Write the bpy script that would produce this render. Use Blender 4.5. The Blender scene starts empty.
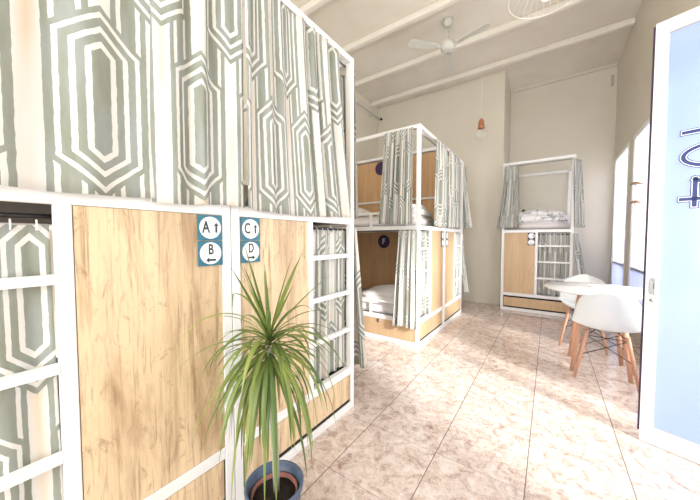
import bpy, bmesh, math, random
from mathutils import Vector, Matrix
R = math.radians
rnd = random.Random(7)
col = bpy.context.scene.collection
sc = bpy.context.scene

# ------------------------------------------------------------ camera, world, lights, exposure
cd = bpy.data.cameras.new('camera'); cam = bpy.data.objects.new('camera', cd); col.objects.link(cam)
cam.location = (0, 0, 1.2); cam.rotation_euler = (R(90 - 2.3), 0, R(35.2))
cd.sensor_width = 36; cd.lens = 36 * 283 / 700; cd.clip_start = .02
sc.camera = cam

w = bpy.data.worlds.new('daylight'); sc.world = w; w.use_nodes = True
bg = w.node_tree.nodes['Background']; bg.inputs[0].default_value = (.93, .96, 1, 1); bg.inputs[1].default_value = 1.15

def area(name, loc, target, sx, sy, power, color=(1, 1, 1)):
    l = bpy.data.lights.new(name, 'AREA'); l.shape = 'RECTANGLE'; l.size = sx; l.size_y = sy
    l.energy = power; l.color = color
    o = bpy.data.objects.new(name, l); col.objects.link(o); o.location = loc
    o.rotation_euler = (Vector(target) - Vector(loc)).to_track_quat('-Z', 'Y').to_euler()
    return o
area('doorway_daylight', (1.9, .95, 1.5), (-.9, 2.2, .6), 1.3, 2.2, 14, (1, .98, .96))
area('camera_side_fill', (-.2, -2.3, 1.9), (-.8, 3, 2.9), 2.6, 2.4, 66, (1, .97, .93))  # added fill from the open side behind the camera, no known source there
area('window_daylight', (1.75, 5.3, 2.0), (-.6, 4.6, .9), 2.6, 2.2, 130, (1, .97, .94))
area('behind_door_fill', (1.5, 3.25, 1.75), (-1.6, 4.2, 1.7), 1.1, 2.3, 38, (1, .98, .95))  # added fill for the far area, shining through the invented window
sl = bpy.data.lights.new('sun', 'SUN'); sl.energy = 3.2; sl.angle = R(8); sl.color = (1, .98, .96)
so = bpy.data.objects.new('sun', sl); col.objects.link(so); so.location = (3, 0, 3)
so.rotation_euler = Vector((-.89, .45, -.50)).to_track_quat('-Z', 'Y').to_euler()
sc.view_settings.view_transform = 'Standard'; sc.view_settings.look = 'None'
sc.view_settings.exposure = .86; sc.view_settings.gamma = 1; sc.view_settings.use_curve_mapping = False

# ------------------------------------------------------------ node helpers
class N:
    def __init__(s, name):
        s.m = bpy.data.materials.new(name); s.m.use_nodes = True
        s.t = s.m.node_tree; s.b = s.t.nodes['Principled BSDF']
    def n(s, typ, **k):
        x = s.t.nodes.new(typ)
        for a, v in k.items(): setattr(x, a, v)
        return x
    def l(s, a, b): s.t.links.new(a, b)
    def math(s, op, a, b=None, c=None, clamp=False):
        x = s.n('ShaderNodeMath', operation=op); x.use_clamp = clamp
        for i, v in enumerate((a, b, c)):
            if v is None: continue
            if isinstance(v, (int, float)): x.inputs[i].default_value = v
            else: s.l(v, x.inputs[i])
        return x.outputs[0]
    def mix(s, f, a, b):
        x = s.n('ShaderNodeMix', data_type='RGBA')
        for i, v in ((0, f), (6, a), (7, b)):
            if isinstance(v, (int, float)): x.inputs[i].default_value = v
            elif isinstance(v, tuple): x.inputs[i].default_value = v + (1,) if len(v) == 3 else v
            else: s.l(v, x.inputs[i])
        return x.outputs[2]
    def coord(s, which='Object', scale=(1, 1, 1), loc=(0, 0, 0)):
        tc = s.n('ShaderNodeTexCoord'); mp = s.n('ShaderNodeMapping')
        s.l(tc.outputs[which], mp.inputs[0]); mp.inputs[3].default_value = scale; mp.inputs[1].default_value = loc
        return mp.outputs[0]
    def noise(s, vec, scale, detail=4, rough=.5, dist=0):
        x = s.n('ShaderNodeTexNoise'); s.l(vec, x.inputs['Vector'])
        x.inputs['Scale'].default_value = scale; x.inputs['Detail'].default_value = detail
        x.inputs['Roughness'].default_value = rough; x.inputs['Distortion'].default_value = dist
        return x.outputs[0]
    def ramp(s, f, stops):
        x = s.n('ShaderNodeValToRGB'); s.l(f, x.inputs[0]); e = x.color_ramp.elements
        while len(e) < len(stops): e.new(.5)
        for el, (p, c) in zip(e, stops): el.position = p; el.color = c + (1,) if len(c) == 3 else c
        return x.outputs[0]
    def bump(s, h, strength, dist=.01):
        x = s.n('ShaderNodeBump'); s.l(h, x.inputs['Height']); x.inputs['Strength'].default_value = strength
        x.inputs['Distance'].default_value = dist; s.l(x.outputs[0], s.b.inputs['Normal'])

def flat(name, c, rough=.5, metal=0, spec=.5, var=.03, vs=8):
    m = N(name); v = m.coord(); f = m.noise(v, vs, 3)
    d = tuple(max(0, x * (1 - var * 2)) for x in c)
    m.l(m.mix(f, d, c), m.b.inputs['Base Color'])
    m.b.inputs['Roughness'].default_value = rough; m.b.inputs['Metallic'].default_value = metal
    m.b.inputs['Specular IOR Level'].default_value = spec
    return m.m

def plaster(name, c, c2, scale=1.3):
    m = N(name); v = m.coord(); f = m.noise(v, scale, 5, .6, .3)
    m.l(m.ramp(f, [(.3, c2), (.65, c)]), m.b.inputs['Base Color']); m.b.inputs['Roughness'].default_value = .85
    m.bump(m.noise(v, 22, 4), .12); return m.m

def wood(name, light, mid, dark, amt=1.0, rough=.45, zs=.55):
    m = N(name); v = m.coord('Object', (5.5, 5.5, zs))
    big = m.noise(v, 1.4, 5, .6, 1.2)
    base = m.ramp(big, [(.32, mid), (.5, light), (.62, tuple(min(1, x * 1.1) for x in light)), (.75, mid)])
    v2 = m.coord('Object', (48, 48, 2.0)); fine = m.noise(v2, 1.5, 8, .72, 1.0)
    k = m.math('MULTIPLY', m.ramp(fine, [(.52, (0, 0, 0)), (.68, (1, 1, 1))]), .55 * amt)
    c = m.mix(k, base, dark)
    v3 = m.coord('Object', (9, 9, 4.5)); sp = m.noise(v3, 2.2, 6, .75, 1.0)
    k2 = m.math('MULTIPLY', m.ramp(sp, [(.56, (0, 0, 0)), (.7, (1, 1, 1))]), .5 * amt)
    c = m.mix(k2, c, dark)
    m.l(c, m.b.inputs['Base Color']); m.b.inputs['Roughness'].default_value = rough
    m.bump(fine, .08); return m.m

def curtain_mat():
    m = N('patterned_curtain_cloth')
    tc = m.n('ShaderNodeTexCoord'); wob = m.n('ShaderNodeTexNoise'); m.l(tc.outputs['UV'], wob.inputs['Vector'])
    wob.inputs['Scale'].default_value = 30; wob.inputs['Detail'].default_value = 3
    sep = m.n('ShaderNodeSeparateXYZ'); m.l(tc.outputs['UV'], sep.inputs[0])
    sc_ = m.n('ShaderNodeSeparateColor'); m.l(wob.outputs[1], sc_.inputs[0])
    u = m.math('MULTIPLY_ADD', m.math('SUBTRACT', sc_.outputs[0], .5), .006, sep.outputs[0])
    v = m.math('MULTIPLY_ADD', m.math('SUBTRACT', sc_.outputs[1], .5), .006, sep.outputs[1])
    P, Q, RR, HH, S = .145, 1.14, .114, .278, .88
    def inside(uo, vo):
        du = m.math('ABSOLUTE', m.math('SUBTRACT', m.math('MODULO', m.math('ADD', u, 20 * P + P + uo), 2 * P), P))
        dv = m.math('ABSOLUTE', m.math('SUBTRACT', m.math('MODULO', m.math('ADD', v, 4 * Q + Q / 2 + vo), Q), Q / 2))
        a = m.math('SUBTRACT', RR, du)
        b = m.math('DIVIDE', m.math('SUBTRACT', HH, m.math('MULTIPLY_ADD', du, S, dv)), 1.33)
        return m.math('MINIMUM', a, b), du
    t1, d1 = inside(0, 0); t2, d2 = inside(P, Q / 2)
    t = m.math('MAXIMUM', t1, t2)
    def band(x, lo, hi): return m.math('MULTIPLY', m.math('GREATER_THAN', x, lo), m.math('LESS_THAN', x, hi))
    def add(*a):
        r = a[0]
        for x in a[1:]: r = m.math('ADD', r, x)
        return r
    rings = add(band(t, .014, .026), band(t, .045, .058), band(t, .077, .092))
    d = m.math('MINIMUM', d1, d2)
    stripes = add(m.math('LESS_THAN', d, .026), band(d, .041, .053))
    out = m.math('LESS_THAN', t, 0)
    white = m.math('ADD', m.math('MULTIPLY', rings, m.math('SUBTRACT', 1, out)), m.math('MULTIPLY', stripes, out), clamp=True)
    # beige watercolour streak down the middle of the broad white stripes
    soft = m.math('SUBTRACT', 1, m.math('DIVIDE', d, .026), clamp=True)
    patch = m.ramp(m.noise(m.coord('UV', (4, 1, 1)), 1.5, 2), [(.42, (0, 0, 0)), (.62, (1, 1, 1))])
    beige = m.math('MULTIPLY', m.math('MULTIPLY', out, soft), patch)
    wash = m.noise(m.coord('UV', (6, 1.2, 1)), 3, 4, .6)
    sage = m.ramp(wash, [(.3, (.33, .345, .27)), (.5, (.395, .42, .37)), (.7, (.44, .475, .48))])
    wh = m.mix(m.math('MULTIPLY', beige, .9), (.88, .87, .84), (.84, .70, .56))
    c = m.mix(white, sage, wh)
    m.l(c, m.b.inputs['Base Color']); m.b.inputs['Roughness'].default_value = .9
    m.b.inputs['Specular IOR Level'].default_value = .15
    tr = m.n('ShaderNodeBsdfTranslucent'); m.l(c, tr.inputs[0]); mx = m.n('ShaderNodeMixShader'); mx.inputs[0].default_value = .3
    m.l(m.b.outputs[0], mx.inputs[1]); m.l(tr.outputs[0], mx.inputs[2])
    m.l(mx.outputs[0], m.t.nodes['Material Output'].inputs[0])
    return m.m

def floor_mat():
    m = N('pink_marble_tile'); tc = m.n('ShaderNodeTexCoord'); sep = m.n('ShaderNodeSeparateXYZ'); m.l(tc.outputs['Object'], sep.inputs[0])
    T = .425
    def line(o, off, w_):
        f = m.math('MODULO', m.math('ADD', o, 20 * T - off + T / 2), T)
        return m.math('LESS_THAN', m.math('ABSOLUTE', m.math('SUBTRACT', f, T / 2)), w_)
    gx = line(sep.outputs[0], -.07, .0024); gy = m.math('MULTIPLY', line(sep.outputs[1], 1.11, .0018), .55)
    g = m.math('MAXIMUM', gx, gy)
    # every tile is cut from another part of the slab
    ix = m.math('FLOOR', m.math('DIVIDE', m.math('ADD', sep.outputs[0], 20 * T + .07), T)); iy = m.math('FLOOR', m.math('DIVIDE', m.math('ADD', sep.outputs[1], 20 * T - 1.11), T))
    cmb = m.n('ShaderNodeCombineXYZ'); m.l(m.math('MULTIPLY', ix, 3.7), cmb.inputs[0]); m.l(m.math('MULTIPLY', iy, 5.3), cmb.inputs[1])
    va = m.n('ShaderNodeVectorMath', operation='ADD'); m.l(tc.outputs['Object'], va.inputs[0]); m.l(cmb.outputs[0], va.inputs[1]); v = va.outputs[0]
    n1 = m.noise(v, 13, 9, .74, .9); n2 = m.noise(v, 24, 7, .72, 1.3); n3 = m.noise(v, 2.2, 3, .5, .5)
    base = m.ramp(n1, [(.33, (.26, .16, .12)), (.42, (.46, .33, .27)), (.51, (.64, .52, .46)), (.64, (.78, .70, .66))])
    vein = m.ramp(n2, [(.455, (0, 0, 0)), (.495, (1, 1, 1)), (.535, (0, 0, 0))])
    c = m.mix(m.math('MULTIPLY', vein, .45), base, (.86, .82, .78))
    c = m.mix(m.math('MULTIPLY', m.ramp(n2, [(.6, (0, 0, 0)), (.72, (1, 1, 1))]), .6), c, (.45, .30, .24))
    c = m.mix(m.math('MULTIPLY', n3, .25), c, (.66, .54, .46))
    c = m.mix(g, c, (.20, .16, .14))
    m.l(c, m.b.inputs['Base Color']); m.b.inputs['Roughness'].default_value = .16; m.b.inputs['Specular IOR Level'].default_value = .6
    return m.m

M = {}
M['white'] = flat('white_painted_steel', (.88, .88, .87), .35)
M['wall'] = plaster('cream_plaster', (.75, .705, .60), (.71, .665, .56))
M['ceil'] = plaster('ceiling_plaster', (.84, .80, .71), (.78, .72, .62), 1.8)
M['beam'] = plaster('painted_beam', (.84, .80, .72), (.78, .73, .64), 3)
M['floor'] = floor_mat()
M['oak'] = wood('rustic_oak_board', (.74, .565, .365), (.44, .29, .165), (.26, .15, .08), 1.35)
M['oak2'] = wood('smooth_oak_board', (.60, .37, .19), (.54, .32, .155), (.42, .24, .115), .35)
M['oak3'] = wood('pale_oak_board', (.60, .42, .25), (.54, .37, .21), (.42, .27, .14), .4)
M['curtain'] = curtain_mat()
M['black'] = flat('black_plastic', (.015, .014, .018), .4)
M['seal'] = flat('dark_rubber', (.04, .02, .055), .6)
M['gap_shade'] = flat('painted_gap_shade', (.02, .017, .015), .9)  # near black standing for shade in drawer gaps and under the platforms
M['teal'] = flat('teal_sign', (.025, .16, .24), .4)
M['navy'] = flat('navy_sign', (.02, .025, .06), .4)
M['purple'] = flat('dark_purple_badge', (.035, .014, .075), .45)
M['figure'] = flat('navy_figure_paint', (.012, .03, .17), .4)
M['disc'] = flat('white_sign_disc', (.9, .92, .92), .4, var=.01)
M['letter'] = flat('dark_letter', (.03, .045, .06), .5)
M['sheet'] = flat('white_bed_linen', (.88, .86, .86), .9, var=.04, vs=5)
M['mattress'] = flat('pale_mattress', (.84, .79, .79), .9, var=.05)
M['steel'] = flat('brushed_steel', (.42, .42, .42), .3, 1)
M['copper'] = flat('copper', (.70, .30, .16), .35, .6)
M['brass'] = flat('dull_brass', (.42, .27, .15), .4, .5)
M['plastic'] = flat('white_plastic_shell', (.72, .75, .76), .32, var=.01)
M['beech'] = wood('beech_dowel', (.64, .36, .24), (.56, .30, .19), (.44, .22, .14), .3, zs=1.2)
M['wire'] = flat('black_wire', (.02, .02, .02), .4)
M['tabletop'] = flat('white_gloss_table', (.88, .89, .90), .18, var=.01)
M['pot'] = flat('blue_grey_pot', (.09, .13, .21), .4, var=.08)
M['potinner'] = flat('terracotta_inner_pot', (.35, .15, .12), .7)
M['soil'] = flat('dark_soil', (.025, .017, .012), .95, var=.3, vs=60)
M['fanwhite'] = flat('fan_white', (.66, .66, .60), .5)
M['wirew'] = flat('white_wire', (.92, .90, .84), .4)
M['grey'] = flat('grey_vent', (.52, .48, .41), .7)
M['doorblue'] = None

def leaf_mat():
    m = N('strap_leaf'); tc = m.n('ShaderNodeTexCoord'); sep = m.n('ShaderNodeSeparateXYZ'); m.l(tc.outputs['UV'], sep.inputs[0])
    f = m.noise(m.coord('UV', (1, 1, 1)), 2.5, 3)
    a = m.mix(sep.outputs[1], (.10, .16, .025), (.38, .43, .085))
    tip = m.ramp(sep.outputs[0], [(0, (1, 1, 1)), (.15, (0, 0, 0)), (.85, (0, 0, 0)), (1, (1, 1, 1))])
    c = m.mix(m.math('MULTIPLY', f, .5), a, (.09, .19, .11))
    m.l(c, m.b.inputs['Base Color']); m.b.inputs['Roughness'].default_value = .38
    tr = m.n('ShaderNodeBsdfTranslucent'); m.l(c, tr.inputs[0]); mx = m.n('ShaderNodeMixShader'); mx.inputs[0].default_value = .25
    m.l(m.b.outputs[0], mx.inputs[1]); m.l(tr.outputs[0], mx.inputs[2]); m.l(mx.outputs[0], m.t.nodes['Material Output'].inputs[0])
    return m.m
M['leaf'] = leaf_mat()
def trunk_mat():
    m = N('ringed_cane'); v = m.coord('Object', (1, 1, 1)); wv = m.n('ShaderNodeTexWave'); wv.bands_direction = 'Z'
    m.l(v, wv.inputs[0]); wv.inputs['Scale'].default_value = 22; wv.inputs['Distortion'].default_value = 2
    m.l(m.mix(wv.outputs[1], (.42, .40, .32), (.48, .45, .36)), m.b.inputs['Base Color']); m.b.inputs['Roughness'].default_value = .8
    m.bump(wv.outputs[1], .3); return m.m
M['trunk'] = trunk_mat()
def glass_thin(name, color, mixf, rough=.03):
    m = N(name); tp = m.n('ShaderNodeBsdfTransparent'); tp.inputs[0].default_value = (1, 1, 1, 1)
    m.b.inputs['Base Color'].default_value = color + (1,); m.b.inputs['Roughness'].default_value = rough
    mx = m.n('ShaderNodeMixShader'); mx.inputs[0].default_value = mixf
    m.l(tp.outputs[0], mx.inputs[1]); m.l(m.b.outputs[0], mx.inputs[2]); m.l(mx.outputs[0], m.t.nodes['Material Output'].inputs[0])
    return m.m
M['clear'] = glass_thin('clear_glass', (.9, .92, .95), .12)
M['bulb'] = glass_thin('bulb_glass', (.9, .88, .82), .22)
def frosted(name, ca, cb, fr=.45):
    m = N(name); v = m.coord('Object', (1, 1, .6)); f = m.noise(v, 1.2, 2)
    c = m.mix(m.ramp(f, [(.35, (0, 0, 0)), (.65, (1, 1, 1))]), ca, cb)
    m.l(c, m.b.inputs['Base Color']); m.b.inputs['Roughness'].default_value = .12
    tr = m.n('ShaderNodeBsdfTranslucent'); m.l(c, tr.inputs[0]); mx = m.n('ShaderNodeMixShader'); mx.inputs[0].default_value = fr
    m.l(m.b.outputs[0], mx.inputs[1]); m.l(tr.outputs[0], mx.inputs[2]); m.l(mx.outputs[0], m.t.nodes['Material Output'].inputs[0])
    return m.m
M['doorglass'] = frosted('frosted_blue_door_glass', (.40, .53, .92), (.56, .68, .97), .25)
M['winfrost'] = frosted('frosted_window_glass', (.68, .68, .76), (.78, .78, .82), .5)
M['winblue'] = frosted('blue_lower_glass', (.52, .56, .74), (.60, .64, .80), .5)

# ------------------------------------------------------------ mesh helpers
def box(bm, x0, x1, y0, y1, z0, z1, bev=0):
    r = bmesh.ops.create_cube(bm, size=1)
    vs = r['verts']
    for v in vs: v.co = Vector(((x0 + x1) / 2 + v.co.x * (x1 - x0), (y0 + y1) / 2 + v.co.y * (y1 - y0), (z0 + z1) / 2 + v.co.z * (z1 - z0)))
    if bev:
        es = list({e for v in vs for e in v.link_edges})
        bmesh.ops.bevel(bm, geom=es, offset=bev, segments=2, affect='EDGES', profile=.5)
def tube(bm, pts, r, seg=8, r1=None, caps=True):
    pts = [Vector(p) for p in pts]; rings = []; n = len(pts)
    for i, p in enumerate(pts):
        d = (pts[min(i + 1, n - 1)] - pts[max(i - 1, 0)]).normalized()
        a = d.cross(Vector((0, 0, 1)) if abs(d.z) < .9 else Vector((1, 0, 0))).normalized(); b = d.cross(a)
        rr = r if r1 is None else r + (r1 - r) * i / (n - 1)
        rings.append([bm.verts.new(p + (a * math.cos(t) + b * math.sin(t)) * rr) for t in [2 * math.pi * k / seg for k in range(seg)]])
    for A, B in zip(rings, rings[1:]):
        for k in range(seg): bm.faces.new((A[k], A[(k + 1) % seg], B[(k + 1) % seg], B[k]))
    if caps: bm.faces.new(rings[0][::-1]); bm.faces.new(rings[-1])
def lathe(bm, prof, seg=32, c=(0, 0, 0)):
    rings = []
    for r, z in prof:
        if r < 1e-5: rings.append([bm.verts.new((c[0], c[1], c[2] + z))])
        else: rings.append([bm.verts.new((c[0] + r * math.cos(2 * math.pi * k / seg), c[1] + r * math.sin(2 * math.pi * k / seg), c[2] + z)) for k in range(seg)])
    for A, B in zip(rings, rings[1:]):
        for k in range(seg):
            a = [A[k % len(A)], A[(k + 1) % len(A)], B[(k + 1) % len(B)], B[k % len(B)]]
            u = []
            for x in a:
                if x not in u: u.append(x)
            if len(u) > 2: bm.faces.new(u)
def obj(name, bm, mat, parent=None, smooth=False, kind=None):
    bmesh.ops.recalc_face_normals(bm, faces=bm.faces[:])
    me = bpy.data.meshes.new(name); bm.to_mesh(me); bm.free(); me.materials.append(mat)
    if smooth:
        for p in me.polygons: p.use_smooth = True
    o = bpy.data.objects.new(name, me); col.objects.link(o)
    if parent: o.parent = parent
    if kind: o['kind'] = kind
    return o
def bobj(name, mat, parent, *boxes, bev=0, kind=None):
    bm = bmesh.new()
    for b in boxes: box(bm, *b, bev=bev)
    return obj(name, bm, mat, parent, kind=kind)
def tag(o, label, cat, group=None):
    o['label'] = label; o['category'] = cat
    if group: o['group'] = group
    return o
def thing(name, label, cat, loc=(0, 0, 0), rz=0, group=None):
    o = bpy.data.objects.new(name, None); col.objects.link(o); o.location = loc; o.rotation_euler = (0, 0, rz)
    o.empty_display_size = .1
    return tag(o, label, cat, group)
def origin_to(o, p):
    p = Vector(p); o.data.transform(Matrix.Translation(-p)); o.location = p; return o
def text_mesh(name, s, size, mat, parent, mtx, off=0, ext=.0006, sx=1, align='CENTER', spacing=1):
    cu = bpy.data.curves.new(name, 'FONT'); cu.body = s; cu.size = size; cu.offset = off; cu.extrude = ext
    cu.align_x = align; cu.align_y = 'CENTER'; cu.space_character = spacing
    t = bpy.data.objects.new(name + '_c', cu); col.objects.link(t)
    dg = bpy.context.evaluated_depsgraph_get(); me = bpy.data.meshes.new_from_object(t.evaluated_get(dg))
    bpy.data.objects.remove(t); bpy.data.curves.remove(cu)
    me.name = name; me.transform(Matrix.Diagonal((sx, 1, 1, 1))); me.transform(mtx); me.materials.clear(); me.materials.append(mat)
    o = bpy.data.objects.new(name, me); col.objects.link(o); o.parent = parent
    return o

# ------------------------------------------------------------ setting
H = 4.15; XL, XR, YN, YF, YFL = -3.25, .87, -1.6, 6.6, 5.72
S = 'structure'
bobj('floor', M['floor'], None, (XL - .2, 2.6, YN, YF + .2, -.1, 0), kind=S)
bobj('ceiling', M['ceil'], None, (XL - .2, XR + .45, YN, YF + .2, H, H + .12), kind=S)
bobj('wall_left', M['wall'], None, (XL - .2, XL, YN, YF + .2, 0, H), kind=S)
bobj('wall_far_left', M['wall'], None, (XL, -.705, YFL, YF + .2, 0, H), kind=S)
bobj('wall_far', M['wall'], None, (-.705, XR, YF, YF + .2, 0, H), kind=S)
WIN = [(4.0, 5.22), (5.47, 6.52), (2.75, 3.75)]; WZ0, WZ1 = .28, 2.54; TH = .42; DY0, DY1, DZ = .95, 2.5, 2.5  # last opening is an unseen window added behind the door to admit fill light
bobj('wall_right', M['wall'], None,
     (XR, XR + TH, DY1, WIN[2][0], 0, H), (XR, XR + TH, WIN[2][1], WIN[0][0], 0, H), (XR, XR + TH, WIN[2][0], WIN[2][1], 0, WZ0), (XR, XR + TH, WIN[2][0], WIN[2][1], WZ1, H), (XR, XR + TH, WIN[0][1], WIN[1][0], 0, H), (XR, XR + TH, WIN[1][1], YF + .2, 0, H),
     (XR, XR + TH, WIN[0][0], WIN[0][1], 0, WZ0), (XR, XR + TH, WIN[0][0], WIN[0][1], WZ1, H),
     (XR, XR + TH, WIN[1][0], WIN[1][1], 0, WZ0), (XR, XR + TH, WIN[1][0], WIN[1][1], WZ1, H),
     (XR, XR + TH, YN, DY0, 0, H), (XR, XR + TH, DY0, DY1, DZ, H), kind=S)
for i, (a, b) in enumerate(WIN):
    x0, x1 = XR - .004, XR + .046
    f = bobj('window_%d' % (i + 1), M['white'], None, (x0, x1, a, a + .05, WZ0, WZ1), (x0, x1, b - .05, b, WZ0, WZ1),
             (x0, x1, a + .05, b - .05, WZ0, WZ0 + .06), (x0, x1, a + .05, b - .05, WZ1 - .05, WZ1), (x0 + .02, x1, a + .05, b - .05, .80, .83), kind=S)
    bobj('window_pane', M['clear'] if i == 2 else M['winfrost'], f, (x0 + .012, x0 + .02, a + .05, b - .05, .82, WZ1 - .05))
    bobj('lower_pane', M['clear'] if i == 2 else M['winblue'], f, (x0 + .012, x0 + .02, a + .05, b - .05, WZ0 + .06, .82))
    if i == 0:
        for z in (1.85, 1.63):
            bm = bmesh.new(); lathe(bm, [(0, .03), (.022, .02), (.05, 0), (.05, -.006), (0, -.006)], 20, (XR - .05, 4.72, z))
            tube(bm, [(XR - .05, 4.72, z), (XR + .01, 4.72, z)], .008); tube(bm, [(XR - .05, 4.72, z), (XR - .055, 4.72, z - .03), (XR - .04, 4.72, z - .045)], .004)
            obj('window_catch', bm, M['brass'], f, True)['label'] = 'copper coloured catch'
# ceiling beams
for i, y in enumerate((-.05, .85, 1.75, 2.66, 3.57, 4.47, 5.33)):
    bobj('trim_%d' % (i + 1), M['beam'], None, (XL, XR, y + .015, y + .105, H - .085, H), bev=.02, kind=S)
bobj('trim_8', M['wall'], None, (-.705, XR, YF - .06, YF, H - .05, H), bev=.01, kind=S)

# ------------------------------------------------------------ bunk beds
def sign(parent, x, z, w_, letters, plate, h=.1, arrows='ur'):
    # two stacked square plates on the end panel; local x to the right, front faces -y
    for k, (s, ar) in enumerate(zip(letters, arrows)):
        zc = z - h / 2 - k * (h + .003); xc = x + w_ / 2
        p = bobj('sign', plate, parent, (x, x + w_, -.0045, -.001, zc - h / 2, zc + h / 2))
        bm = bmesh.new(); n = 40; rr = min(h, w_) * .44
        vs = [bm.verts.new((xc + rr * math.cos(2 * math.pi * i / n), -.0052, zc + rr * math.sin(2 * math.pi * i / n))) for i in range(n)]
        fc = bm.faces.new(vs); r = bmesh.ops.extrude_face_region(bm, geom=[fc])
        for v in r['geom']:
            if isinstance(v, bmesh.types.BMVert): v.co.y += .001
        obj('sign_disc', bm, M['disc'], p)
        side = ar == 'u'
        lx = xc - (.018 if side else 0) * h / .1; lz = zc + (0 if side else .014) * h / .1
        mt = Matrix.Translation((lx, -.0058, lz)) @ Matrix.Rotation(R(90), 4, 'X')
        if s: text_mesh('letter', s, h * (.66 if side else .58), M['letter'], p, mt, off=.0011, sx=.68)
        bm = bmesh.new(); t = .004 * h / .1; L = .04 * h / .1; hw = .011 * h / .1
        pts = [(-t, 0), (t, 0), (t, L - hw * 1.1), (hw, L - hw * 1.1), (0, L), (-hw, L - hw * 1.1), (-t, L - hw * 1.1)]
        if side: ox, oz, ang = xc + .024 * h / .1, zc - L / 2, 0
        else: ox, oz, ang = (xc - L / 2, zc - .027 * h / .1, -90) if ar == 'r' else (xc + L / 2, zc - .027 * h / .1, 90)
        ca, sa = math.cos(R(ang)), math.sin(R(ang))
        vs = [bm.verts.new((ox + px * ca - pz * sa, -.0062, oz + px * sa + pz * ca)) for px, pz in pts]
        obj('arrow', bm_extr(bm, vs), M['letter'], p)
def bm_extr(bm, vs):
    fc = bm.faces.new(vs); r = bmesh.ops.extrude_face_region(bm, geom=[fc])
    for v in r['geom']:
        if isinstance(v, bmesh.types.BMVert): v.co.y += .0012
    return bm

def bunk(label, loc, rz, W, ladder_right, split, L=2.0, HH=2.425, mats=('oak', 'oak2'), side_open_low=None, letters=None, plate=None, group='bunk beds with curtains', arrows='ur', divider='hi', sign_side='', dz=(.076, .246)):
    """local frame: end face in y=0, x 0..W, bed runs to y=L. split = stile centre measured from the left"""
    t = thing('bunk_bed', label, 'bunk bed', loc, rz, group)
    p = .04; wm = M['white']
    for x in (0, W - p):
        for y in (0, L - p):
            bobj('post', wm, t, (x, x + p, y, y + p, 0, HH), bev=.003)
    for z0, z1, nm in ((0, .05, 'bottom_rail'), (.25, .30, 'rail'), (1.297, 1.345, 'rail'), (HH - .04, HH, 'top_rail')):
        for y in (0, L - p):
            bobj(nm, wm, t, (p, W - p, y + .001, y + p - .001, z0, z1), bev=.003)
        for x in (0, W - p):
            bobj(nm, wm, t, (x + .001, x + p - .001, p, L - p, z0, z1), bev=.003)
    # platforms, coloured near black to stand for the shade under the beds
    for z in (.27, 1.31): bobj('bed_base', M['gap_shade'], t, (p, W - p, p, L - p, z, z + .015))
    s0, s1 = split - .018, split + .018
    bobj('stile', wm, t, (s0, s1, .001, p - .001, .30, 1.297), bev=.003)
    if ladder_right: px0, px1, lx0, lx1 = p, s0, s1, W - p
    else: px0, px1, lx0, lx1 = s1, W - p, p, s0
    bobj('end_panel', M[mats[0]], t, (px0 + .002, px1 - .002, .004, .020, .302, 1.295))
    for z in (1.085, .83, .57): bobj('ladder_rung', wm, t, (lx0, lx1, .002, .030, z - .014, z + .014), bev=.003)
    d = bobj('drawer', M[mats[0]], t, (p + .008, W - p - .008, .004, .022, *dz))
    bobj('drawer_gap_shade', M['gap_shade'], t, (p, W - p, .010, .034, .05, dz[0]), (p, W - p, .024, .034, dz[0], .25), (p, p + .008, .010, .024, dz[0], .25), (W - p - .008, W - p, .010, .024, dz[0], .25), (p, W - p, .010, .024, dz[1], .25))  # solid dark strips put in for the shade around the drawer front
    # wooden side board under the lower bed and guard rails along the open side
    for x, sgn in ((0, 1), (W, -1)):
        xa, xb = sorted((x + sgn * .006, x + sgn * .022))
        if (x == 0) == (divider == 'hi'):
            bobj('side_board', M['oak3'], t, (xa, xb, p, L - p, .055, .248))
            for z in (.46, 1.50):
                bm = bmesh.new(); box(bm, xa, xb, p, L - p, z - .012, z + .012, bev=.003)
                k = .60
                while k < L - p: 
                    box(bm, xa, xb, k, k + .03, z - (.16 if z < 1 else .155), z - .012); k += .62
                obj('guard_rail', bm, wm, t)
        else:
            bobj('divider_panel', M[mats[1]], t, (xa, xb, p, L - p, .302, 1.295), (xa, xb, p, L - p, 1.347, HH - .06))
            xa2, xb2 = sorted((x + sgn * .024, x + sgn * .044))
            bobj('guard_rail', wm, t, (xa2, xb2, p, L - p, 1.74, 1.765))
    # curtain rods: inside the ladder opening, outside above
    bm = bmesh.new(); tube(bm, [(lx0, .05, 1.262), (lx1, .05, 1.262)], .007); obj('curtain_rod', bm, M['black'], t, True)
    bm = bmesh.new(); tube(bm, [(p, .045, HH - .055), (W - p, .045, HH - .055)], .007); obj('curtain_rod', bm, M['steel'], t, True)
    if letters is not None:
        wdt = .1 if plate is M['teal'] else .1
        sign(t, (px0 + .002) if (ladder_right and sign_side != 'r') else px1 - wdt - .002, 1.294, wdt, letters, plate, arrows=arrows)
    return t

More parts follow.
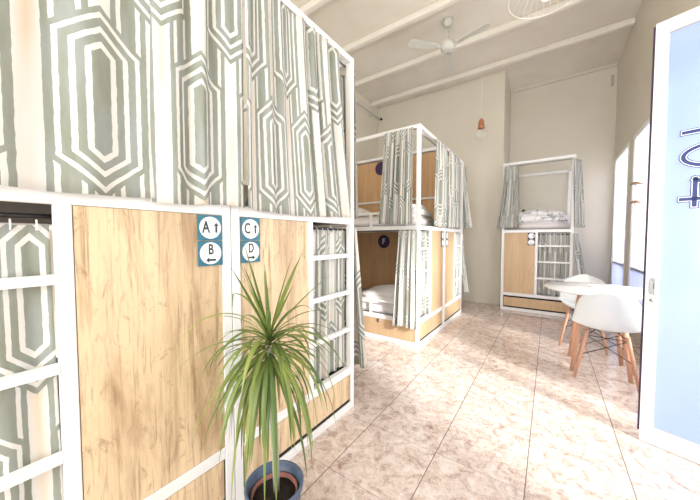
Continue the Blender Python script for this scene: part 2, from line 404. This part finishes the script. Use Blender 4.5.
F = 90
b_ab = bunk('white steel bunk bed nearest on the left with A and B signs', (-1.12, -.216, 0), R(F), .916, False, .405, letters='AB', plate=M['teal'], arrows='ul', divider='hi')
b_cd = bunk('white steel bunk bed behind the potted plant with C and D signs', (-1.12, .704, 0), R(F), .933, True, .497, letters='CD', plate=M['teal'], arrows='ur', divider='lo')
b_f = bunk('white bunk bed with a round F badge on its inner wooden panel', (-1.15, 2.925, 0), R(F), .9, False, .385, mats=('oak3', 'oak2'), letters=('', ''), plate=M['navy'], arrows='ul', divider='hi')
b_g = bunk('white steel bunk bed joined behind the F bunk, nearer the far wall', (-1.15, 3.833, 0), R(F), .94, True, .50, mats=('oak3', 'oak2'), letters=('', ''), plate=M['navy'], arrows='ur', divider='lo')
b_h = bunk('white steel bunk bed standing alone against the far wall behind the table', (-.665, 5.386, 0), 0, .957, True, .494, L=1.16, HH=2.45, sign_side='r', dz=(.075, .222), mats=('oak3', 'oak3'), letters=('', ''), plate=M['navy'], arrows='ur', divider='lo')
# the far bunk: its free side is the right one, the left side stands at the wall return
for c in list(b_h.children):
    if c.name.startswith('divider_panel') or c.name.startswith('side_board') or c.name.startswith('guard_rail'): bpy.data.objects.remove(c)
bobj('side_board', M['oak3'], b_h, (.935, .951, .032, 1.128, .055, .248))
# round badges on F's inner panel (local x of b_f = W side)
def badge(x, y, z, s):
    bm = bmesh.new(); lathe(bm, [(0, .004), (.096, .004), (.10, 0), (0, 0)], 40)
    bm.transform(Matrix.Translation((x, y, z)) @ Matrix.Rotation(R(-90), 4, 'Y'))
    o = obj('round_badge', bm, M['purple'], b_f); o['label'] = 'dark purple round badge'
    mt = Matrix.Translation((x - .0052, y, z)) @ Matrix.Rotation(R(-90), 4, 'Z') @ Matrix.Rotation(R(90), 4, 'X')
    if s: text_mesh('letter', s, .12, M['disc'], o, mt, off=.001)
badge(.877, .905, 1.155, 'F'); badge(.877, .96, 2.26, '')
bm = bmesh.new(); lathe(bm, [(0, .008), (.02, .008), (.024, 0), (0, 0)], 20); bm.transform(Matrix.Translation((.006, .5, .225)) @ Matrix.Rotation(R(-90), 4, 'Y')); obj('latch', bm, M['steel'], b_f, True)
bm = bmesh.new(); lathe(bm, [(0, .008), (.03, .008), (.034, 0), (0, 0)], 20); bm.transform(Matrix.Translation((.006, .76, .19)) @ Matrix.Rotation(R(-90), 4, 'Y')); obj('finger_hole', bm, M['black'], b_f, True)

# ------------------------------------------------------------ bedding
def soft_box(name, x0, x1, y0, y1, z0, z1, mat, label, cat, group=None, bev=.03, lump=0, seed=1):
    bm = bmesh.new(); box(bm, -(x1 - x0) / 2, (x1 - x0) / 2, -(y1 - y0) / 2, (y1 - y0) / 2, 0, z1 - z0)
    bmesh.ops.bevel(bm, geom=bm.edges[:], offset=bev, segments=3, affect='EDGES')
    if lump:
        bmesh.ops.subdivide_edges(bm, edges=bm.edges[:], cuts=5, use_grid_fill=True)
        rr = random.Random(seed); ph = [rr.uniform(0, 6) for _ in range(6)]
        hx, hy, hz = (x1 - x0) / 2, (y1 - y0) / 2, z1 - z0
        for v in bm.verts:
            k = v.co.z / hz
            e = (1 - (abs(v.co.x) / hx) ** 2.4 * .75) * (1 - (abs(v.co.y) / hy) ** 2.4 * .75)
            v.co.z = v.co.z * (.35 + .65 * e) + k * lump * (math.sin(v.co.x * 19 + ph[0]) + math.sin(v.co.y * 17 + ph[1] + v.co.x * 8)) * .5
            v.co.z = max(v.co.z, 0)
    o = obj(name, bm, mat, None, True); o.location = ((x0 + x1) / 2, (y0 + y1) / 2, z0)
    return tag(o, label, cat, group)
GM = 'single mattresses in the bunks'
def mat_at(bx0, bx1, by0, by1, z, label): return soft_box('mattress', bx0, bx1, by0, by1, z, z + .14, M['mattress'], label, 'mattress', GM)
mat_at(-3.08, -1.21, .75, 1.59, 1.326, 'pale mattress on the upper bed behind the C sign curtains')
mat_at(-3.08, -1.25, .75, 1.59, .286, 'pale mattress on the lower bed behind the D sign ladder')
mat_at(-3.1, -1.27, 2.97, 3.75, .286, 'pale mattress on the lower bed beneath the round F badge')
mat_at(-3.1, -1.24, 2.97, 3.75, 1.326, 'pale mattress on the upper bed above the round F badge')
mat_at(-3.1, -1.27, 3.92, 4.72, .286, 'pale mattress on the lower bed nearest the far wall behind curtain')
mat_at(-3.1, -1.24, 3.92, 4.72, 1.326, 'pale mattress on the upper bed nearest the far left wall')
mat_at(-.62, .25, 5.50, 6.48, .286, 'pale mattress on the lower bed of the lone far bunk')
mat_at(-.62, .25, 5.48, 6.48, 1.326, 'pale mattress on the upper bed of the lone far bunk')
soft_box('duvet', -1.98, -1.30, 3.0, 3.62, .427, .60, M['sheet'], 'folded white duvet on the lower bed under the F badge', 'duvet', None, .04, .02, 3)
soft_box('pillow', -2.75, -2.02, 3.02, 3.5, 1.467, 1.66, M['sheet'], 'white pillow on the upper bed above the F badge', 'pillow', None, .05, .015, 4)
soft_box('duvet', -1.75, -1.27, 3.02, 3.68, 1.467, 1.66, M['sheet'], 'folded white duvet behind the curtain of the upper F bunk corner', 'duvet', None, .04, .02, 5)
soft_box('duvet', -1.85, -1.27, 3.95, 4.6, 1.467, 1.66, M['sheet'], 'folded white duvet on upper bed next to far left wall', 'duvet', None, .04, .02, 6)
def leafy_mat():
    m = N('grey_leaf_print_linen'); v = m.coord('Object', (1, 1, 1)); vo = m.n('ShaderNodeTexVoronoi'); vo.feature = 'DISTANCE_TO_EDGE'
    wv = m.noise(v, 6, 2, .5, .6); m.l(v, vo.inputs[0]); vo.inputs['Scale'].default_value = 9
    k = m.ramp(m.math('MULTIPLY', m.math('ABSOLUTE', m.math('SUBTRACT', wv, .5)), 6), [(0, (1, 1, 1)), (.10, (1, 1, 1)), (.2, (0, 0, 0))])
    m.l(m.mix(k, (.88, .87, .88), (.40, .42, .44)), m.b.inputs['Base Color']); m.b.inputs['Roughness'].default_value = .9; return m.m
M['leafy'] = leafy_mat()
soft_box('duvet', -.60, .24, 5.5, 6.1, 1.467, 1.70, M['leafy'], 'white duvet with grey leaf print on the lone far bunk', 'duvet', None, .05, .02, 7)
soft_box('pillow', -.5, .2, 6.12, 6.45, 1.467, 1.66, M['sheet'], 'white pillow at the back of the lone far bunk', 'pillow', None, .05, .015, 8)
bm = bmesh.new(); lathe(bm, [(0, 0), (.03, 0), (.035, .02), (.02, .04), (.012, .055), (0, .06)], 16)
o = obj('reading_lamp', bm, M['black'], None, True); o.location = (-.40, 6.0, 1.67); tag(o, 'tiny black lamp head on the bedding of the lone far bunk', 'lamp')

# ------------------------------------------------------------ curtains
def curtain(label, p0, p1, zt, zb, cloth, folds, amp, seed, group, flare=0.0, uoff=0.0, voff=0.0, pinch=.4, nx=None, hooks=0, shift=0.0, bow=0.0, flareside=0):
    rr = random.Random(seed); p0 = Vector((*p0, 0)); p1 = Vector((*p1, 0)); d = p1 - p0; L = d.length; d.normalize()
    n = Vector((d.y, -d.x, 0)); nx = nx or int(folds * 14 + 10); nz = 26
    ph = [rr.uniform(0, 6.28) for _ in range(5)]
    org = (p0 + p1) / 2 + Vector((0, 0, zb))
    bm = bmesh.new(); uvl = bm.loops.layers.uv.new('UVMap'); g = []; uv = {}
    for j in range(nz + 1):
        k = j / nz; z = zt + (zb - zt) * k; row = []
        for i in range(nx + 1):
            s = i / nx
            sw = s + .25 / folds * math.sin(2 * math.pi * s * folds * .37 + ph[0]) * math.sin(math.pi * s)
            a = amp * (pinch + (1 - pinch) * min(1, k * 3)) * (1 + .35 * math.sin(7 * s + ph[1]))
            wv = math.sin(2 * math.pi * folds * sw + ph[2] + .35 * math.sin(2.5 * k + ph[3]))
            wv2 = .35 * math.sin(2 * math.pi * folds * 2.1 * sw + ph[4] + k) * max(0, 1 - k * 1.2)
            off = a * (wv + wv2) + bow * k
            base = (s - .5 - flareside * .5) * (1 + flare * k ** 1.3) + .5 + flareside * .5
            pos = p0 + d * (L * base + shift * k) + n * off + Vector((0, 0, z))
            if j == 0: pos.z += .006 * abs(math.sin(math.pi * folds * s))
            if j == nz: pos.z += .008 * math.sin(5 * s + ph[0])
            v = bm.verts.new(pos - org); row.append(v); uv[v] = (s * cloth + uoff, z + voff)
        g.append(row)
    for j in range(nz):
        for i in range(nx):
            f = bm.faces.new((g[j][i], g[j + 1][i], g[j + 1][i + 1], g[j][i + 1]))
            for lp in f.loops: lp[uvl].uv = uv[lp.vert]
    me = bpy.data.meshes.new('curtain'); bm.to_mesh(me); bm.free(); me.materials.append(M['curtain'])
    for p in me.polygons: p.use_smooth = True
    o = bpy.data.objects.new('curtain', me); col.objects.link(o); o.location = org
    sd = o.modifiers.new('cloth', 'SOLIDIFY'); sd.thickness = .0015
    for h in range(hooks):
        s = (h + .5) / hooks; c = p0 + d * (L * s) + Vector((0, 0, zt)) - org
        bm = bmesh.new(); tube(bm, [c + n * .004 + Vector((0, 0, -.012)), c + n * .006, c + Vector((0, 0, .016)), c - n * .006, c - n * .004 + Vector((0, 0, -.012))], .0022, 6)
        obj('curtain_hook', bm, M['white'], o, True)
    return tag(o, label, 'curtain', group)
G1 = 'patterned curtains on the near bunks'; G2 = 'patterned curtains on the far bunks'
fx = -1.092
# upper curtains over the end faces of the near pair
c = curtain('wide patterned curtain above the A and B signs with one whole hexagon', (fx, -.24), (fx, .41), 2.355, 1.335, .65, 2.6, .009, 3, G1, uoff=-.515, voff=-1.60, pinch=.8, nx=110)
c = curtain('patterned curtain between the hexagon curtain and the corner above the C sign', (fx + .004, .395), (fx + .004, .745), 2.355, 1.33, .40, 2.6, .016, 5, G1, uoff=-.19, voff=-1.62, pinch=.8, nx=90)
c = curtain('patterned curtain above the C and D signs hanging to the bunk corner', (fx + .008, .75), (fx + .008, 1.40), 2.34, 1.33, 1.0, 6.3, .018, 9, G1, uoff=-.50, voff=-1.60, pinch=.8, nx=190, flare=.22, flareside=-1)
c = curtain('narrow patterned curtain on the far long side above the D ladder', (-1.135, 1.672), (-1.42, 1.672), 2.37, 1.35, .62, 4, .022, 11, G1, uoff=.1, voff=-1.6, flare=.25, flareside=-1, bow=.06)
# lower, behind the ladders
c = curtain('patterned curtain hanging behind the ladder left of the B sign', (-1.160, -.165), (-1.160, .165), 1.235, .31, .44, 2.4, .014, 14, G1, uoff=-.39, voff=-1.04, flare=.04, hooks=7)
c = curtain('patterned curtain hanging behind the ladder right of the D sign', (-1.162, 1.22), (-1.162, 1.58), 1.25, .31, .62, 5.0, .013, 17, G1, uoff=.05, voff=-.95, flare=.03, hooks=7)
c = curtain('patterned curtain spilling beyond the post beside the D ladder', (-1.125, 1.675), (-1.45, 1.675), 1.27, .21, .60, 4, .024, 19, G1, uoff=.0, voff=-.7, flare=.35, flareside=-1, bow=.15)
# F bunks
ff = -1.118
c = curtain('patterned curtain gathered at the upper near corner of the F bunk', (-1.57, 2.895), (-1.22, 2.895), 2.385, 1.362, .85, 5.5, .024, 21, G2, uoff=.0, voff=-1.4, flare=.2, flareside=1)
c = curtain('patterned curtain gathered at the lower near corner beside the F badge', (-1.38, 2.882), (-1.165, 2.882), 1.285, .215, .75, 4, .028, 23, G2, uoff=.1, voff=-.5, flare=.32, flareside=1)
c = curtain('patterned curtain on the upper end face of the F bunk above its panel', (ff, 3.37), (ff, 3.80), 2.375, 1.35, .85, 5, .022, 25, G2, uoff=.2, voff=-1.2, flare=.08)
c = curtain('patterned curtain on the upper end face of the bunk joined behind F', (ff, 3.87), (ff, 4.42), 2.375, 1.35, .95, 6, .022, 27, G2, uoff=.0, voff=-1.5)
c = curtain('patterned curtain at the far outer corner of the bunk joined behind F, upper', (-1.3, 4.81), (-1.13, 4.81), 2.36, 1.37, .6, 3, .02, 29, G2, uoff=.0, voff=-1.1, flare=.7, flareside=-1, bow=.02)
c = curtain('patterned curtain behind the ladder of the F bunk', (-1.19, 2.99), (-1.19, 3.29), 1.285, .31, .65, 5, .02, 31, G2, uoff=.1, voff=-.8)
c = curtain('patterned curtain behind the ladder of the bunk joined behind F', (-1.19, 4.36), (-1.19, 4.72), 1.285, .31, .70, 5, .02, 33, G2, uoff=.0, voff=-.6)
c = curtain('patterned curtain at the far outer corner of the bunk joined behind F, lower', (-1.3, 4.81), (-1.15, 4.81), 1.27, .32, .6, 3, .02, 35, G2, uoff=.0, voff=-.9, flare=.7, flareside=-1, bow=.02)
# lone bunk
c = curtain('patterned curtain gathered at the upper left of the lone far bunk', (-.64, 5.345), (-.43, 5.345), 2.385, 1.372, .62, 4.5, .022, 37, G2, uoff=.0, voff=-1.3, flare=.55, flareside=.7)
c = curtain('patterned curtain hanging off the upper right side of the lone far bunk', (.265, 5.352), (.355, 5.49), 2.38, 1.37, .8, 4.0, .018, 39, G2, uoff=.0, voff=-1.0, flare=.45, flareside=-1, bow=.03)
c = curtain('patterned curtain behind the ladder of the lone far bunk', (-.13, 5.43), (.245, 5.43), 1.285, .31, .8, 6, .018, 41, G2, uoff=.0, voff=-.7)
c = curtain('patterned curtain hanging off the lower right side of the lone far bunk', (.27, 5.352), (.35, 5.48), 1.27, .57, .6, 3.5, .02, 43, G2, uoff=.0, voff=-.6, flare=.3, flareside=-1, bow=.10)

# ------------------------------------------------------------ potted plant
t = thing('potted_dracaena', 'potted plant with arching strap leaves in a blue grey pot on the floor', 'potted plant', (-.853, .70, 0))
bm = bmesh.new(); lathe(bm, [(0, 0), (.075, 0), (.082, .01), (.104, .232), (.110, .236), (.112, .254), (.105, .258), (.100, .25), (.096, .19), (0, .19)], 48); obj('pot', bm, M['pot'], t, True)
bm = bmesh.new(); lathe(bm, [(.080, .191), (.083, .222), (.088, .222), (.086, .191)], 40); obj('inner_pot', bm, M['potinner'], t, True)['label'] = 'terracotta coloured inner pot rim'
bm = bmesh.new(); lathe(bm, [(0, .212), (.05, .21), (.081, .204), (.081, .192), (0, .192)], 30)
for v in bm.verts: v.co.z += rnd.uniform(-.003, .004)
obj('soil', bm, M['soil'], t, True)
TB = Vector((.0, .01, .20)); TT = Vector((-.02, .0, .79))
bm = bmesh.new(); tube(bm, [TB, TB.lerp(TT, .3) + Vector((.004, 0, 0)), TB.lerp(TT, .65) + Vector((-.003, .004, 0)), TT], .0125, 12, .016); obj('trunk', bm, M['trunk'], t, True)
bm = bmesh.new(); uvl = bm.loops.layers.uv.new('UVMap')
NL = 135
for i in range(NL):
    q = i / NL; az = i * 2.39996 + rnd.uniform(-.25, .25)
    el = R(84 - 117 * q ** .55 + rnd.uniform(-14, 14)); ln = rnd.uniform(.28, .48) * (1.0 if q > .5 else .80)
    wd = rnd.uniform(.006, .0105); droop = rnd.uniform(1.6, 4.2) * (.6 + q * 1.3) * (.22 if q < .10 else 1)
    n = 14; pos = TT + Vector((0, 0, .05 - .13 * q)) ; dirn = Vector((math.cos(az) * math.cos(el), math.sin(az) * math.cos(el), math.sin(el)))
    side = Vector((-math.sin(az), math.cos(az), 0)); prev = None; hue = rnd.random()
    for k in range(n + 1):
        s = k / n; wk = wd * (.55 + .9 * s) if s < .3 else wd * .86 * (1 - ((s - .3) / .7) ** 2.2) + .0006
        up = side.cross(dirn).normalized()
        a = bm.verts.new(pos - side * wk + up * wk * .35); m_ = bm.verts.new(pos.copy()); b = bm.verts.new(pos + side * wk + up * wk * .35)
        if prev:
            for f in (bm.faces.new((prev[0], prev[1], m_, a)), bm.faces.new((prev[1], prev[2], b, m_))):
                for lp in f.loops: lp[uvl].uv = (s, hue)
        prev = (a, m_, b)
        dirn = (dirn + Vector((0, 0, -1)) * droop * (.3 + s) / n).normalized(); pos = pos + dirn * (ln / n)
        wx = -1.105 - t.location.x
        if pos.x < wx + .0: pos.x = wx + .004 * rnd.random(); dirn.x = max(dirn.x, 0); dirn.normalize()
me = bpy.data.meshes.new('foliage'); bm.to_mesh(me); bm.free(); me.materials.append(M['leaf'])
for p in me.polygons: p.use_smooth = True
o = bpy.data.objects.new('foliage', me); col.objects.link(o); o.parent = t

# ------------------------------------------------------------ table and chairs
TX, TY = .385, 3.43
t = thing('round_table', 'round white gloss table with splayed reddish wooden legs', 'table', (TX, TY, 0))
bm = bmesh.new(); lathe(bm, [(0, .722), (.40, .722), (.416, .728), (.42, .734), (.416, .741), (0, .741)], 72); obj('tabletop', bm, M['tabletop'], t, True)
for a in (135, 45, 225, 315):
    ca, sa = math.cos(R(a)), math.sin(R(a)); bm = bmesh.new()
    tube(bm, [(ca * .17, sa * .17, .722), (ca * .275, sa * .275, 0)], .025, 12, .016); obj('leg', bm, M['beech'], t, True)
bm = bmesh.new()
for a in (135, 45): 
    ca, sa = math.cos(R(a)), math.sin(R(a)); tube(bm, [(ca * .19, sa * .19, .6), (-ca * .19, -sa * .19, .6)], .004)
obj('brace', bm, M['wire'], t, True)

def shell_bm(th=.006):
    # seat shell as a grid: v from seat front to top of back, u across
    bm = bmesh.new(); g = []; NU, NV = 20, 26
    prof = [(.215, .425), (.20, .448), (.12, .445), (0, .432), (-.10, .43), (-.165, .452), (-.20, .51), (-.222, .585), (-.245, .67), (-.26, .75), (-.263, .772)]
    wid = [.17, .20, .228, .235, .235, .233, .228, .216, .196, .160, .125]
    def lerp(a, x):
        i = min(int(x), len(a) - 2); f = x - i
        if isinstance(a[0], tuple): return tuple(p + (q - p) * f for p, q in zip(a[i], a[i + 1]))
        return a[i] + (a[i + 1] - a[i]) * f
    for j in range(NV + 1):
        x = j / NV * (len(prof) - 1); y, z = lerp(prof, x); w_ = lerp(wid, x); row = []
        back = max(0, min(1, (x - 3.8) / 2.2))
        for i in range(NU + 1):
            u = i / NU * 2 - 1; cup = abs(u) ** 2.3
            X = u * w_; Y = y + back * cup * .085 ; Z = z + (1 - back) * cup * .05 + (0 if x < 8.4 else -.03 * cup * (x - 8.4))
            if .5 < x < 6: Z += .02 * cup * math.sin((x - .5) / 5.5 * math.pi)
            row.append(bm.verts.new((X, Y, Z)))
        g.append(row)
    for j in range(NV):
        for i in range(NU): bm.faces.new((g[j][i], g[j][i + 1], g[j + 1][i + 1], g[j + 1][i]))
    return bm
def chair(label, x, y, rz):
    # local: chair faces +y
    t = thing('shell_chair', label, 'chair', (x, y, 0), rz, 'white shell chairs at the round table')
    o = obj('seat_shell', shell_bm(), M['plastic'], t, True)
    sd = o.modifiers.new('thick', 'SOLIDIFY'); sd.thickness = .007; sb = o.modifiers.new('sub', 'SUBSURF'); sb.levels = 1; sb.render_levels = 1
    tops = {}; 
    for sx in (-1, 1):
        for sy in (-1, 1):
            a = Vector((sx * .125, sy * .115 + .03, .405)); b = Vector((sx * .20, sy * .19 + .05, 0)); tops[sx, sy] = (a, b)
            bm = bmesh.new(); tube(bm, [a, a.lerp(b, .25), b], .0155, 12, .011); obj('leg', bm, M['beech'], t, True)
    bm = bmesh.new()
    for (sx, sy), (a, b) in tops.items():
        hi = a.lerp(b, .08)
        for (tx, ty) in ((-sx, sy), (sx, -sy)):
            a2, b2 = tops[tx, ty]; tube(bm, [hi, a2.lerp(b2, .5)], .0032, 6)
        tube(bm, [hi + Vector((0, 0, 0)), Vector((sx * .06, sy * .06 + .03, .428))], .0045, 6)
        o2 = tops[-sx, sy]; tube(bm, [hi, o2[0].lerp(o2[1], .08)], .0032, 6)
    obj('wire_brace', bm, M['wire'], t, True)
    return t
chair('white shell chair nearest the door with its back to the viewer', .415, 3.215, R(-6))
chair('white shell chair on the far side of the round table facing the viewer', .33, 4.13, R(176))
bm = bmesh.new(); lathe(bm, [(0, .0), (.035, 0), (.045, .018), (.041, .018), (.032, .005), (0, .005)], 28); o = obj('small_dish', bm, M['disc'], None, True); o.location = (.36, 3.52, .7415); tag(o, 'tiny white dish on the round table', 'dish')

# ------------------------------------------------------------ open entrance door
A = Vector((.461, 2.335, 0)); ang = math.atan2(-.079, .212); DW, DH = .86, 2.405
t = bpy.data.objects.new('door_1', None); col.objects.link(t); t.location = A; t.rotation_euler = (0, 0, ang); t['kind'] = S
st = .052
bobj('door_frame', M['white'], t, (0, st, 0, .045, .004, DH), (DW - st, DW, 0, .045, .004, DH), (st, DW - st, 0, .045, .004, .10), (st, DW - st, 0, .045, DH - .07, DH), bev=.002)
bobj('door_glass', M['doorglass'], t, (st, DW - st, .012, .03, .10, DH - .07))['label'] = 'pale blue frosted glass'
bobj('glazing_bead', M['grey'], t, (st, st + .003, .006, .012, .10, DH - .07), (st, DW - st, .006, .012, .10, .104), (st, DW - st, .006, .012, DH - .074, DH - .07))
bobj('door_seal', M['seal'], t, (-.010, 0, .008, .045, .06, DH - .01))['label'] = 'dark rubber edge seal'
bobj('door_handle', M['steel'], t, (.018, .040, -.004, 0, .878, .975), (.022, .036, -.03, -.004, .90, .91), (.022, .036, -.03, -.004, .945, .955), (.022, .036, -.036, -.026, .893, .962), bev=.001)
bm = bmesh.new(); lathe(bm, [(0, .006), (.009, .006), (.011, 0), (0, 0)], 16); bm.transform(Matrix.Translation((.029, 0, .845)) @ Matrix.Rotation(R(90), 4, 'X')); obj('lock_cylinder', bm, M['steel'], t, True)
# number 104, written down the glass (tops of the figures point right)
def num(name, wdt, mat, y0, y1):
    bm = bmesh.new(); X0, X1 = .122, .345
    def seg(ax, az, bx, bz, e=0):
        d = Vector((bx - ax, 0, bz - az)); L = d.length / 2 + wdt / 2; c = Vector(((ax + bx) / 2, 0, (az + bz) / 2)); d.normalize(); nn = Vector((-d.z, 0, d.x)) * wdt / 2
        q = [c - d * L - nn, c + d * L - nn, c + d * L + nn, c - d * L + nn]
        lo = [bm.verts.new((p.x, y0, p.z)) for p in q]; hi = [bm.verts.new((p.x, y1, p.z)) for p in q]
        bm.faces.new(lo); bm.faces.new(hi[::-1])
        for k in range(4): bm.faces.new((lo[k], lo[(k + 1) % 4], hi[(k + 1) % 4], hi[k]))
    # one: stem and flag; figures lie on their side, feet to the left
    seg(X0, 1.768, X1, 1.768); seg(X1, 1.768, X1 - .05, 1.80)
    # nought
    n = 56; cx, cz, a, b = (X0 + X1) / 2, 1.637, (X1 - X0) / 2 , .056
    rg = []
    for k in range(n):
        t_ = 2 * math.pi * k / n; ca, sa = math.cos(t_), math.sin(t_); w2 = wdt / 2
        rg.append([bm.verts.new((cx + (a + o_) * ca, y_, cz + (b + o_) * sa)) for o_, y_ in ((w2, y0), (-w2, y0), (-w2, y1), (w2, y1))])
    for k in range(n):
        A_, B_ = rg[k], rg[(k + 1) % n]
        for q in range(4): bm.faces.new((A_[q], A_[(q + 1) % 4], B_[(q + 1) % 4], B_[q]))
    # four: stem, crossbar, diagonal
    seg(X0, 1.412, X1, 1.412); seg(.168, 1.378, .168, 1.515); seg(.168, 1.515, X1, 1.412)
    obj(name, bm, mat, t)
num('number', .032, M['figure'], .0106, .0114); num('number', .025, M['disc'], .0098, .0106); num('number', .017, M['figure'], .009, .0098)

# ------------------------------------------------------------ things under the ceiling
t = thing('ceiling_fan', 'white three-blade ceiling fan hanging between the beams', 'fan', (-1.19, 3.98, H))
bm = bmesh.new(); lathe(bm, [(0, 0), (.06, 0), (.065, -.03), (.045, -.075), (.02, -.09), (0, -.09)], 28); obj('canopy', bm, M['fanwhite'], t, True)
bm = bmesh.new(); tube(bm, [(0, 0, -.08), (0, 0, -.30)], .012, 10); obj('rod', bm, M['fanwhite'], t, True)
bm = bmesh.new(); lathe(bm, [(0, -.27), (.03, -.28), (.085, -.31), (.10, -.35), (.085, -.395), (.04, -.41), (0, -.412)], 28); obj('motor', bm, M['fanwhite'], t, True)
for k in range(3):
    a = R(105 + 120 * k); bm = bmesh.new()
    tube(bm, [(.07, 0, -.37), (.16, 0, -.372)], .01, 8)
    vs = [(.13, -.035), (.13, .035), (.5, .062), (.545, .05), (.56, 0), (.545, -.05), (.5, -.062)]
    f = bm.faces.new([bm.verts.new((x, y, -.372 + y * .18)) for x, y in vs]); r = bmesh.ops.extrude_face_region(bm, geom=[f])
    for v in r['geom']:
        if isinstance(v, bmesh.types.BMVert): v.co.z += .006
    bm.transform(Matrix.Rotation(a, 4, 'Z')); obj('blade', bm, M['fanwhite'], t)
# copper pendant near the far wall
t = thing('pendant_lamp', 'copper pendant lamp with large clear bulb hanging near the far wall', 'lamp', (-1.03, 5.45, H))
bm = bmesh.new(); tube(bm, [(0, 0, 0), (.0, 0, -.86)], .004, 6); obj('cord', bm, M['wirew'], t)
bm = bmesh.new(); lathe(bm, [(0, -.845), (.02, -.85), (.045, -.90), (.05, -.99), (.058, -1.02), (.05, -1.02), (.03, -.93), (0, -.90)], 28); obj('lamp_shade', bm, M['copper'], t, True)['label'] = 'copper cap'
bm = bmesh.new(); lathe(bm, [(0, -1.02), (.03, -1.03), (.085, -1.08), (.10, -1.13), (.085, -1.18), (.04, -1.21), (0, -1.215)], 28); obj('bulb', bm, M['bulb'], t, True)
# wire cage lamp
t = thing('wire_pendant_lamp', 'white wire dome pendant lamp near the ceiling at top centre', 'lamp', (-.07, 2.96, H))
bm = bmesh.new(); tube(bm, [(0, 0, 0), (0, 0, -.70)], .005, 6); obj('cord', bm, M['wirew'], t)
bm = bmesh.new(); RR = .28
for k in range(30):
    a = 2 * math.pi * k / 30; tube(bm, [(math.cos(a) * r, math.sin(a) * r, z) for r, z in ((.03, -.74), (.10, -.745), (.20, -.77), (.25, -.82), (RR, -.89))], .0022, 5)
tube(bm, [(math.cos(2 * math.pi * k / 40) * RR, math.sin(2 * math.pi * k / 40) * RR, -.89) for k in range(41)], .004, 6, caps=False)
lathe(bm, [(0, -.68), (.035, -.69), (.035, -.74), (0, -.745)], 16); obj('wire_shade', bm, M['wirew'], t, True)
bm = bmesh.new(); lathe(bm, [(0, -.74), (.02, -.76), (.045, -.83), (.052, -.89), (.03, -.935), (0, -.945)], 20)
gl = N('lit_bulb'); gl.b.inputs['Emission Color'].default_value = (1, .96, .9, 1); gl.b.inputs['Emission Strength'].default_value = 1.5
nz_ = gl.noise(gl.coord(), 3); gl.l(gl.mix(nz_, (.95, .93, .9), (.97, .96, .93)), gl.b.inputs['Base Color'])
obj('bulb', bm, gl.m, t, True)
# rod and vent
bm = bmesh.new(); tube(bm, [(-3.13, 3.2, 3.86), (-3.13, 5.6, 3.86)], .016, 10)
o = obj('wall_rod', bm, M['white'], None, True)
bm = bmesh.new(); tube(bm, [(-3.13, 5.6, 3.86), (-3.13, 5.66, 3.86)], .026, 12); e = obj('end_cap', bm, M['black'], o, True); e['label'] = 'black end cap'
bm = bmesh.new()
for y in (3.4, 5.3): tube(bm, [(-3.13, y, 3.86), (XL, y, 3.86)], .008, 8)
obj('bracket', bm, M['white'], o, True)
tag(o, 'long white rod with black end high on the left wall', 'rod')
o = bobj('wall_vent', M['grey'], None, (.79, .83, YF - .012, YF, 3.79, 3.98), bev=.004); tag(origin_to(o, (.81, YF, 3.88)), 'small grey vent high on the far wall near the window corner', 'vent')
